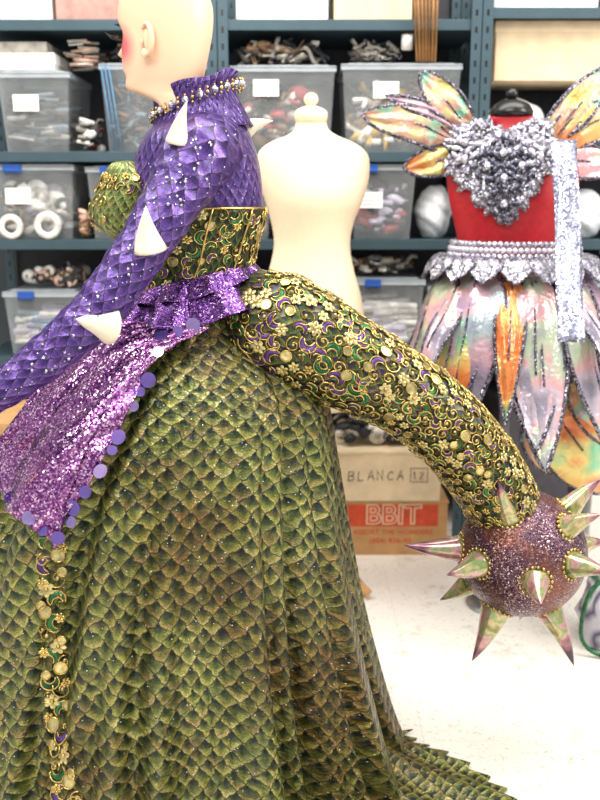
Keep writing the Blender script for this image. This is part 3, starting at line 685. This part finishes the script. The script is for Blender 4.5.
for sgn in (1,-1):
    b=MB(); ec_=hc+fw*(-.006)+lf*sgn*.074+np.array([0,0,hz+.092]); pts=[]
    for t_ in np.linspace(-.25,1.25,22):
        a=math.pi*t_; pts.append(ec_+fw*(-.015*math.sin(a)-.002)+np.array([0,0,.029*math.cos(a)])+lf*sgn*(.006+.006*math.sin(a)))
    b.add(tube(pts,[.0025+.0035*math.sin(math.pi*i/21) for i in range(22)],8))
    b.add(ellip(ec_-fw*.003+lf*sgn*.001,(.010,.006,.022),12,8)); b.add(ellip(ec_+fw*.004+np.array([0,0,-.026])+lf*sgn*.004,(.008,.005,.010),10,6)); b.add(ellip(ec_+fw*.010+np.array([0,0,-.004])+lf*sgn*.004,(.004,.004,.007),8,6))
    b.obj('ear',M_skin,em)
    b=MB(); ey=hc+fw*.084+lf*sgn*.038+np.array([0,0,hz+.108])
    for k in range(15):
        q=(k-7)/7; a0=ey+lf*sgn*q*.018-fw*(.004*q*q+.010*max(0,q)); b.add(tube([a0,a0+fw*.012+lf*sgn*(q*.006+.004)+np.array([0,0,-.003]),a0+fw*.022+lf*sgn*(q*.010+.008)+np.array([0,0,.004])],[.002,.0016,.0006],5))
    b.obj('eyelashes',M_black,em,label='black false eyelashes')
    b=MB(); br=[hc+fw*(.091-.006*abs(q)-.01*max(0,q))+lf*sgn*(.034+.020*q)+np.array([0,0,hz+.134-.006*q*q]) for q in np.linspace(-1,1,9)]
    b.add(tube(br,[.001,.002,.0025,.0025,.0025,.002,.002,.0015,.001],6)); b.obj('eyebrow',M_ink,em)
def loft_from(rws,n=64,off=0):
    vs=[];uv=[];L=0;pr=None
    for k,r in enumerate(rws):
        if pr is not None: L+=math.hypot(r[2]-pr[2],(r[3]-pr[3])*.8)
        pr=r
        for j in range(n+1):
            a=math.pi/2+2*math.pi*j/n
            vs.append((r[0]+(r[3]+off)*math.cos(a),r[1]+(r[4]+off)*math.sin(a),r[2])); uv.append((a*.17,-L))
    return vs,[tuple(reversed(q)) for q in gridf(len(rws),n+1)],uv
b=MB(); b.add(loft_from(trs[0:34])); b.obj('bodice',M_purp,em,label='fitted purple scale-patterned bodice')
def pxring(ul,vl,ur,vr,ry,n=96,wav=0,ph=0,fq=9):
    a,c=P(ul,vl,Y0),P(ur,vr,Y0); m=(a+c)/2; hx=(c.x-a.x)/2; hzz=(c.z-a.z)/2; o=[]
    for j in range(n+1):
        t_=math.pi/2+2*math.pi*j/n; bk=.35+.65*max(0,math.cos(t_)); w=1+wav*bk*(math.sin(fq*t_+ph+1.5*math.sin(2*t_))+.4*math.sin(2.3*fq*t_))
        o.append((m.x+hx*w*math.cos(t_),Y0+ry*w*math.sin(t_),m.z+hzz*math.cos(t_)+bk*.006*math.sin(5*t_+ph)*min(1,wav*30)))
    return o
b=MB(); cr=[pxring(150,138,253,126,.108),pxring(153,129,247,116,.086,wav=.01),pxring(155,121,241,106,.073,wav=.015,ph=.6),pxring(155,114,236,97,.067,wav=.015,ph=1.6),pxring(155,107,232,89,.063,wav=.04,ph=2.5),pxring(154,100,230,81,.061,wav=.02,ph=3.2),pxring(152,94,236,71,.066,wav=.075,ph=4.4)]
vs=[p for q in cr for p in q]; uv=[(.17*j/15,-.022*i) for i in range(7) for j in range(97)]
b.add((vs,[tuple(reversed(q)) for q in gridf(7,97)],uv)); b.obj('collar',M_purp,em,label='high gathered purple collar',solid=.003)
b=MB()
for i,q in enumerate(pxring(151,118,243,84,.077,40)[:-1]):
    if i%2: b.add(ellip(q,(.0078,.0078,.0078),8,5),0)
    else:
        b.add(ellip(q,(.0045,.0045,.0045),7,4),1)
    b.add(ellip(Vector(q)+Vector((0,0,.009)),(.0028,)*3,6,4),1); b.add(ellip(Vector(q)+Vector((0,0,-.009)),(.0028,)*3,6,4),1)
b.obj('necklace',[M_crys,M_gold],em,label='slanting gold and crystal bead trim on collar')
sl=spl([(*P(212,150,1.90),.075),(*P(196,158,1.81),.074),(*P(178,190,1.765),.060),(*P(150,236,1.72),.051),(*P(118,282,1.69),.047),(*P(88,320,1.67),.046),(*P(45,358,1.65),.042),(*P(5,388,1.63),.036),(*P(-36,414,1.62),.031)],110)
b=MB(); v,f,uv=tube(sl[:,:3],sl[:,3]*np.array([1+.022*math.sin(i*.55)+.02*math.sin(i*1.25+1) for i in range(110)]),40); b.add((v,f,uv)); bvA=bvh_of(b); b.obj('sleeve',M_purp,em,label='tight purple scale sleeve')
sl2=spl([(*P(212,150,2.0),.07),(*P(205,158,2.1),.07),(*P(182,192,2.15),.054),(*P(162,232,2.17),.045),(*P(142,264,2.17),.038),(*P(124,286,2.14),.034),(*P(106,308,2.10),.029)],40)
b=MB(); b.add(tube(sl2[:,:3],sl2[:,3],28)); b.obj('sleeve',M_purp,em,label='tight purple scale sleeve')
b=MB()
for k in range(46):
    i=random.randrange(6,95); q,nn=cast(bvA,*[(lambda p:(300+900*(p[0]/( (p[1]*cp-(p[2]-CZ)*sp) )),400-900*((p[1]*sp+(p[2]-CZ)*cp)/(p[1]*cp-(p[2]-CZ)*sp))))(sl[i][:3]+np.array([U(-.03,.03),0,U(-.03,.03)]))][0],1.7,.001)
    b.add(ellip(q,(.0032,.0026,.0032),6,4))
b.obj('sleeve_gems',M_crys,em,label='small crystal gems scattered on sleeve')
def hand(w,d,up):
    d=d.normalized(); up=(up-d*up.dot(d)).normalized(); s=d.cross(up); b=MB()
    b.add(tube([w-d*.03,w,w+d*.03,w+d*.07,w+d*.09],[.024,.025,.034,.038,.032],16,flat=.5,nrm=up))
    for k,(o,L) in enumerate([(-.028,.060),(-.010,.073),(.010,.068),(.027,.052)]):
        a=w+d*.075+s*o; b.add(tube(spl([a,a+d*L*.4+s*o*.15,a+d*L*.75-up*.008+s*o*.2,a+d*L-up*.02+s*o*.2],10),[.009]*4+[.0085]*3+[.008,.007,.004],8))
    a=w+d*.02-s*.026; b.add(tube(spl([a,a+d*.025-s*.022,a+d*.05-s*.030-up*.006,a+d*.07-s*.030-up*.012],10),[.012]*4+[.011]*3+[.009,.008,.004],8))
    b.obj('hand',M_skin,em,label='pale peach mannequin hand')
a=Vector(sl[-1][:3]); hand(a,a-Vector(sl[-9][:3]),Vector((0,0,1)))
a=Vector(sl2[-1][:3]); hand(a,a-Vector(sl2[-6][:3]),Vector((0,1,.3)))
def spike(base,tip,r,mat,parent,rings=True,name='spike',lab=None,bend=.06,ex=1.0):
    base=Vector(base); tip=Vector(tip); d=tip-base; L=d.length; sd=d.cross(Vector((0,1,.2))).normalized()
    pts=[base+d*t_+sd*L*bend*math.sin(math.pi*t_) for t_ in np.linspace(0,1,12)]
    b=MB(); v,f,uv=tube(pts,[r*(1-t_)**ex+.0006 for t_ in np.linspace(0,1,12)],18); b.add((v,f,uv))
    if rings:
        dn=d.normalized(); a1=dn.orthogonal().normalized(); a2=dn.cross(a1)
        for k in range(18):
            a=2*math.pi*k/18; b.add(ellip(base+dn*.004+(a1*math.cos(a)+a2*math.sin(a))*(r+.002),(.0045,)*3,6,4),1)
    return b.obj(name,[mat,M_gold],parent,label=lab)
for (bu,bv,tu,tv,dY,r,of) in [(176,141,187,101,-.02,.022,-.004),(151,250,146,206,-.02,.031,-.004),(113,327,76,319,-.055,.038,-.010)]:
    q,nn=cast(bvA,bu,bv,1.7,of); spike(q,P(tu,tv,q.y+dY),r,M_bone,em,False,'bone_spike','cream bone-like spike on sleeve',.03,1.0)
spike(P(246,129,2.0),P(273,121,2.0),.020,M_bone,em,False,'bone_spike','cream bone-like spike on shoulder')
# ---- applique ornament
def applique(surf,items,b,fl=.0045):
    for (a0,b0,ty,ro,s) in items:
        cr_,sr=math.cos(ro),math.sin(ro)
        def S(x,y,h):
            p,nn=surf(a0+x*cr_-y*sr,b0+x*sr+y*cr_); return np.array(p)+np.array(nn)*h
        pn=np.array(surf(a0,b0)[1])
        if ty==3: # shiny disc with cord rim
            s*=.62; vv=[S(0,0,fl)]+[S(s*math.cos(t_),s*math.sin(t_),fl-.001) for t_ in np.linspace(0,2*math.pi,13)[:-1]]
            b.add((vv,[(0,1+j,1+(j+1)%12) for j in range(12)]),1)
            b.add(tube([S(s*math.cos(t_),s*math.sin(t_),fl) for t_ in np.linspace(0,2*math.pi,13)],.0014,4,cap=False),0)
        elif ty==0:
            s*=.78
            for k in range(6):
                a=k*math.pi/3; ca,sa=math.cos(a),math.sin(a); vv=[S(ca*s*.58,sa*s*.58,fl+.002)]
                for j in range(7):
                    t_=2*math.pi*j/7; lx=s*.58+s*.40*math.cos(t_); ly=s*.30*math.sin(t_); vv.append(S(ca*lx-sa*ly,sa*lx+ca*ly,fl-.001))
                b.add((vv,[(0,1+j,1+(j+1)%7) for j in range(7)]),1 if s>.011 else 0)
            b.add(ellip(S(0,0,fl),(s*.26,)*3,7,5),0)
        elif ty==1:
            n=11; A=np.linspace(0,3.9,n)
            wd=[s*.30*math.sin(math.pi*min(1,(i+.6)/n))**.8+.0006 for i in range(n)]
            pts=[S(s*.75*math.cos(t_)*(1-.07*t_),s*.75*math.sin(t_)*(1-.07*t_),.0015) for t_ in A]
            b.add(tube(pts,wd,6,flat=.3,nrm=pn),2 if R()<.66 else 3)
            for sg in (1,-1):
                pts=[S((s*.75*(1-.07*t_)+sg*wd[i])*math.cos(t_),(s*.75*(1-.07*t_)+sg*wd[i])*math.sin(t_),.0025) for i,t_ in enumerate(A)]
                b.add(tube(pts,.0017,4),0)
        else:
            n=15; A=np.linspace(0,7.5,n)
            pts=[S(s*(.95-.1*t_)*math.cos(t_),s*(.95-.1*t_)*math.sin(t_),.0025) for t_ in A]
            b.add(tube(pts,.0019,4),0); b.add(ellip(S(0,0,.002),(s*.2,)*3,6,4),1)
AM=[M_gold,M_gold2,M_green,M_purpap]
def items(a0,a1,b0,b1,pitch,size,pr=(.16,.24,.70)):
    it=[]; y=b0; row=0
    while y<b1:
        x=a0+(row%2)*pitch*.5
        while x<a1:
            t=R(); ty=0 if t<pr[0] else (3 if t<pr[1] else (1 if t<pr[2] else 2))
            it.append((x+U(-.2,.2)*pitch,y+U(-.2,.2)*pitch,ty,U(0,6.28),size*U(.8,1.2))); x+=pitch
        y+=pitch*.82; row+=1
    return it
# bust cups
for (u,v_,Y) in [(128,202,1.885),(122,200,2.01)]:
    c=P(u,v_,Y); rx,ry,rz=.064,.062,.082
    b=MB(); v,f=ellip(c,(rx,ry,rz),32,22)
    uvc=[(.055*math.atan2(p.y-c.y,p.x-c.x),p.z-c.z) for p in v]
    v=[Vector((p.x-.012*math.sin(math.pi*min(1,abs(c.z-p.z)/rz))*(1 if p.z<c.z else -1.2),p.y,p.z)) for p in v]
    b.add((v,f,uvc))
    cup=b.obj('bust_cup',[M_cup,M_gold],em,label='light green scaled bust cup with gold edge')
    def bs(a,bb,c=c):
        th=math.pi+a/.055; ph=bb/.075
        n0=Vector((math.cos(th)*math.cos(ph),math.sin(th)*math.cos(ph),math.sin(ph)))
        sh=.012*math.sin(math.pi*min(1,abs(math.sin(ph))))
        return c+Vector((n0.x*(rx+.001)-(sh if ph<0 else -1.2*sh),n0.y*(ry+.001),n0.z*(rz+.001))),n0
    b=MB(); applique(bs,items(-.15,.15,.026,.062,.022,.011,(.3,.5,.7)),b); applique(bs,[(.0,-.02,1,1.0,.016),(.045,.0,2,0,.012),(-.04,.0,3,0,.012),(.02,-.05,0,0,.012),(.06,-.03,3,0,.010),(-.02,-.05,2,0,.010)],b); b.obj('cup_jewels',AM,cup,label='gold jewel edging on cup')
cro=[r for r in trs if ZV(300,Y0)<r[2]<ZV(203,Y0)]; cro=spl(cro,24)
M_cors=scale_mat('dark_green_brocade',.022,.014,[(0,'#8f8a50'),(.2,'#4e6238'),(.45,'#24402c'),(.7,'#2e2848'),(1,'#14181a')],[(0,'#7f8c50'),(.5,'#a8b898'),(1,'#e0dab0')],.35,.45,.8,.003,.25,ow=.03)
b=MB(); v,f,uv=loft_from(cro,64,.008); b.add((v,f,uv)); b.obj('corset',M_cors,em,label='dark green corset with gold filigree',solid=.003)
H=cro[0][2]-cro[-1][2]
def csurf(a,bb):
    t_=min(max(bb/H,0),1)*(len(cro)-1); i=min(int(t_),len(cro)-2); r=cro[i]*(1-(t_-i))+cro[i+1]*(t_-i); th=a/.13
    return (r[0]+(r[3]+.009)*math.cos(th),r[1]+(r[4]+.009)*math.sin(th),r[2]),(math.cos(th),math.sin(th),0)
b=MB(); applique(csurf,items(2.6*.13,6.6*.13,.015,H-.012,.028,.0145,(.14,.22,.58)),b,.003); b.obj('corset_embroidery',AM,em,label='gold flower and green scroll embroidery')
b=MB()
for zz in (0.0,H): b.add(tube([Vector(csurf(th*.13,zz)[0]) for th in np.linspace(0,2*math.pi,60)],.0032,6,cap=False))
for th in (3.6,4.2,4.85,5.45,5.85): b.add(tube([np.array(csurf((th+.25*(1-q))*.13,q*H)[0])+np.array(csurf(th*.13,q*H)[1])*.003 for q in np.linspace(0,1,12)],.0022,6))
b.obj('corset_piping',M_gold,em,label='gold corset piping')
def ruffle(name,top,bot,mat,lab,fq,amp):
    b=MB(); v=[];uv=[]; n=300; rn=14
    for i in range(rn):
        s=i/(rn-1)
        T=[top[k]*(1-s)+bot[k]*s for k in range(5)]
        a,c=P(T[0],T[1],Y0),P(T[2],T[3],Y0); m=(a+c)/2; hx=(c.x-a.x)/2; hh=(c.z-a.z)/2
        for j in range(n+1):
            t_=math.pi/2+2*math.pi*j/n; w=amp*s**.9*(math.sin(fq*t_+1.5*math.sin(3*t_))+.3*math.sin(fq*2.3*t_+1))
            v.append((m.x+(hx+w)*math.cos(t_),Y0+(T[4]+w)*math.sin(t_),m.z+hh*math.cos(t_)+w*.6*s+.006*math.sin(3.3*t_+1)*s)); uv.append((j/n,s))
    b.add((v,[tuple(reversed(q)) for q in gridf(rn,n+1)],uv)); b.obj(name,mat,em,label=lab,solid=.002)
ruffle('peplum',(122,298,249,266,.13),(94,328,276,300,.205),M_seqd,'flared purple sequin peplum',11,.011)
ruffle('peplum',(120,292,251,260,.128),(112,308,262,276,.160),M_seqd,'short ruffled purple sequin peplum',15,.007)
# sequin panel
Lb=spl([(108,318),(82,350),(48,390),(18,430),(4,462),(-2,482)],34); Rb=spl([(212,326),(178,346),(150,376),(126,418),(100,462),(60,540)],34)
b=MB(); v=[]
for i in range(34):
    for j in range(32):
        q=j/31; s=i/33; px=Lb[i]*(1-q)+Rb[i]*q
        p_,nn=cast(bvS,px[0],px[1],1.85,.018); v.append(p_)
arr=np.array([list(p) for p in v]).reshape(34,32,3)
for _ in range(40):
    a2=arr.copy(); a2[1:-1,1:-1,1]=(arr[:-2,1:-1,1]+arr[2:,1:-1,1]+arr[1:-1,:-2,1]+arr[1:-1,2:,1]+arr[1:-1,1:-1,1]*2)/6
    a2[1:-1,0,1]=(arr[:-2,0,1]+arr[2:,0,1]+arr[1:-1,1,1])/3; a2[1:-1,-1,1]=(arr[:-2,-1,1]+arr[2:,-1,1]+arr[1:-1,-2,1])/3
    a2[-1,1:-1,1]=(arr[-1,:-2,1]+arr[-1,2:,1]+arr[-2,1:-1,1])/3; arr=a2
for i in range(34):
    for j in range(32):
        ph=j/31*8+i*.12+.5*math.sin(i*.3); arr[i,j,1]+=-.048-.010*math.sin(ph)*(.3+i/33)-.004*math.sin(ph*2.7+i*.4)
b.add((arr.reshape(-1,3).tolist(),gridf(34,32))); bvP=bvh_of(b); pan=b.obj('sequin_panel',M_seq,em,label='pointed purple sequin hip panel',solid=.003)
for k,(u,v_,rr) in enumerate([(193,325,.014),(178,331,.011),(161,334,.014),(158,352,.011),(148,380,.015),(139,391,.012),(133,406,.011),(118,437,.015),(112,450,.010),(100,471,.014),(85,492,.012),(73,508,.015),(71,522,.011),(58,538,.013),(43,531,.010),(29,518,.014),(10,498,.012)]):
    q,nn=cast(bvS,u,v_,1.85,.02); h=bvP.ray_cast(CAM,ray(u,v_).normalized())
    q=P(u,v_,(h[0].y if h[0] is not None else bvP.find_nearest(q)[0].y)-.008)
    b=MB(); d=(-ray(u,v_).normalized()+Vector((U(-.6,.6),0,U(-.5,.7)))).normalized(); b.add(cyl(q,d,rr,rr,.001,22)); b.obj('paillette',M_disc if k%3 else M_disc2,pan,smooth=False)
path=[cast(bvS,u,v_,1.6,.004) for (u,v_) in spl([(56,535),(54,580),(55,640),(60,700),(66,760),(74,830),(82,920)],60)]
pp=np.array([list(q[0]) for q in path]); pn_=np.array([list(q[1]) for q in path]); 
for _ in range(8):
    pn_[1:-1]=(pn_[:-2]+pn_[1:-1]+pn_[2:])/3; pp[1:-1]=(pp[:-2]+pp[1:-1]+pp[2:])/3
pn_=pn_*.5+np.array([-.0,-.9,.15])*.5
pp[:,1]-=.014
pL=np.concatenate([[0],np.cumsum(np.linalg.norm(np.diff(pp,axis=0),axis=1))])
def tsurf(a,bb):
    bb=min(max(bb,0),pL[-1]-1e-4); i=int(np.searchsorted(pL,bb,side='right')-1); i=min(i,len(pL)-2); t_=(bb-pL[i])/(pL[i+1]-pL[i]+1e-9)
    p_=pp[i]*(1-t_)+pp[i+1]*t_; nn=pn_[i]; nn=nn/np.linalg.norm(nn); tg=pp[i+1]-pp[i]; sd=np.cross(tg,nn); sd/=np.linalg.norm(sd)+1e-9
    return p_+sd*a,nn
b=MB(); it=[]; y=.01;k=0
while y<pL[-1]-.02:
    it.append(((-1)**k*.010,y,[1,3,1,2,0][k%5],U(0,6.28),.021)); it.append((-(-1)**k*.018,y+.01,[0,2,3][k%3],U(0,6),.014)); y+=.022;k+=1
applique(tsurf,it,b); b.obj('skirt_trim',AM,em,label='gold and green embroidered trim down the skirt')
# tail
tl=spl([(*P(240,300,1.93),.082),(*P(268,322,1.91),.112),(*P(305,340,1.90),.108),(*P(350,364,1.90),.097),(*P(400,391,1.92),.088),(*P(444,424,1.95),.087),(*P(474,458,1.98),.087),(*P(498,494,2.0),.084),(*P(516,526,2.02),.074)],100)
TP=tl[:,:3]; TRd=tl[:,3]; tt,tN,tB=frames(TP); TL=np.concatenate([[0],np.cumsum(np.linalg.norm(np.diff(TP,axis=0),axis=1))])
b=MB(); b.add(tube(TP,TRd,40)); tail=b.obj('tail',M_tail,em,label='thick embroidered dragon tail')
def tlsurf(a,bb):
    bb=min(max(bb,0),TL[-1]-1e-4); i=min(int(np.searchsorted(TL,bb,side='right')-1),len(TL)-2); t_=(bb-TL[i])/(TL[i+1]-TL[i])
    th=a/.1; L_=lambda A:A[i]*(1-t_)+A[i+1]*t_
    nn=L_(tN)*math.cos(th)+L_(tB)*math.sin(th); nn/=np.linalg.norm(nn); return L_(TP)+nn*(L_(TRd)+.001),nn
b=MB(); applique(tlsurf,items(0,.628,.03,TL[-1]-.06,.0285,.0170,(.17,.27,.70)),b,.006); b.obj('tail_embroidery',AM,tail,label='raised gold flowers and green scrolls covering the tail')
# ball
bc=P(522,552,2.02); br_=.151
b=MB(); b.add(ellip(bc,(br_,)*3,56,36)); ball=b.obj('spiked_ball',M_ball,em,label='plum and copper glitter mace ball')
def ballpt(u,v_):
    d=ray(u,v_).normalized(); oc=CAM-bc; B=oc.dot(d); D=B*B-(oc.dot(oc)-br_**2)
    return CAM+d*(-B-math.sqrt(max(D,0)))
SPL='iridescent green and bronze-pink cone spike'
for (bu,bv,tu,tv,dY,r) in [(509,516,498,479,-.055,.030),(568,527,602,514,-.05,.030),(477,564,447,575,-.06,.033),(536,583,541,604,-.09,.034)]:
    q=ballpt(bu,bv); n_=(q-bc).normalized(); spike(q-n_*.008,P(tu,tv,q.y+dY),r,M_spk,ball,True,'spike',SPL,.03,.9)
for (tu,tv,Lt,sg,r) in [(602,478,.255,1,.031),(404,545,.275,-1,.034),(440,600,.235,1,.030),(472,661,.285,-1,.038),(574,666,.295,-1,.034),(612,574,.25,-1,.032),(608,542,.235,1,.028),(480,520,.24,1,.03),(560,560,.25,1,.03),(520,620,.25,1,.03)]:
    best=None
    for k in range(-60,61):
        q=P(tu,tv,bc.y+k*.005); dd=abs((q-bc).length-Lt)
        if (k*sg>=0) and (best is None or dd<best[0]): best=(dd,q)
    tip=best[1]; n_=(tip-bc).normalized()
    spike(bc+n_*(br_-.008),tip,r,M_spk,ball,True,'spike',SPL,.03,.88)
# ---------------- camera, lights
cd=bpy.data.cameras.new('camera'); co=bpy.data.objects.new('camera',cd); scn.collection.objects.link(co); scn.camera=co
co.location=CAM; co.rotation_euler=(math.pi/2-PIT,0,0); cd.sensor_width=36; cd.sensor_fit='AUTO'; cd.lens=36*F/800
cd.dof.use_dof=True; cd.dof.focus_distance=1.85; cd.dof.aperture_fstop=3.2; cd.clip_start=.02
def area(loc,rot,sx,sy,e,c=(1,1,1)):
    l=bpy.data.lights.new('ceiling_and_side_light','AREA'); l.shape='RECTANGLE'; l.size=sx; l.size_y=sy; l.energy=e; l.color=c
    o=bpy.data.objects.new('ceiling_and_side_light',l); scn.collection.objects.link(o); o.location=loc; o.rotation_euler=rot
area((0,2.3,3.1),(0,0,0),4,1.2,112,(1,.975,.93))
area((-.6,.2,3.0),(math.radians(25),0,0),2.0,1.0,66,(1,.975,.93))
area((2.4,1.4,2.2),(0,math.radians(65),0),1.2,1.2,50,(1,.97,.92))  # added side light from the right, not a ceiling fixture
w=bpy.data.worlds.new('world'); scn.world=w; w.use_nodes=True; w.node_tree.nodes['Background'].inputs[0].default_value=(1,.98,.95,1); w.node_tree.nodes['Background'].inputs[1].default_value=.8
scn.view_settings.view_transform='Standard'
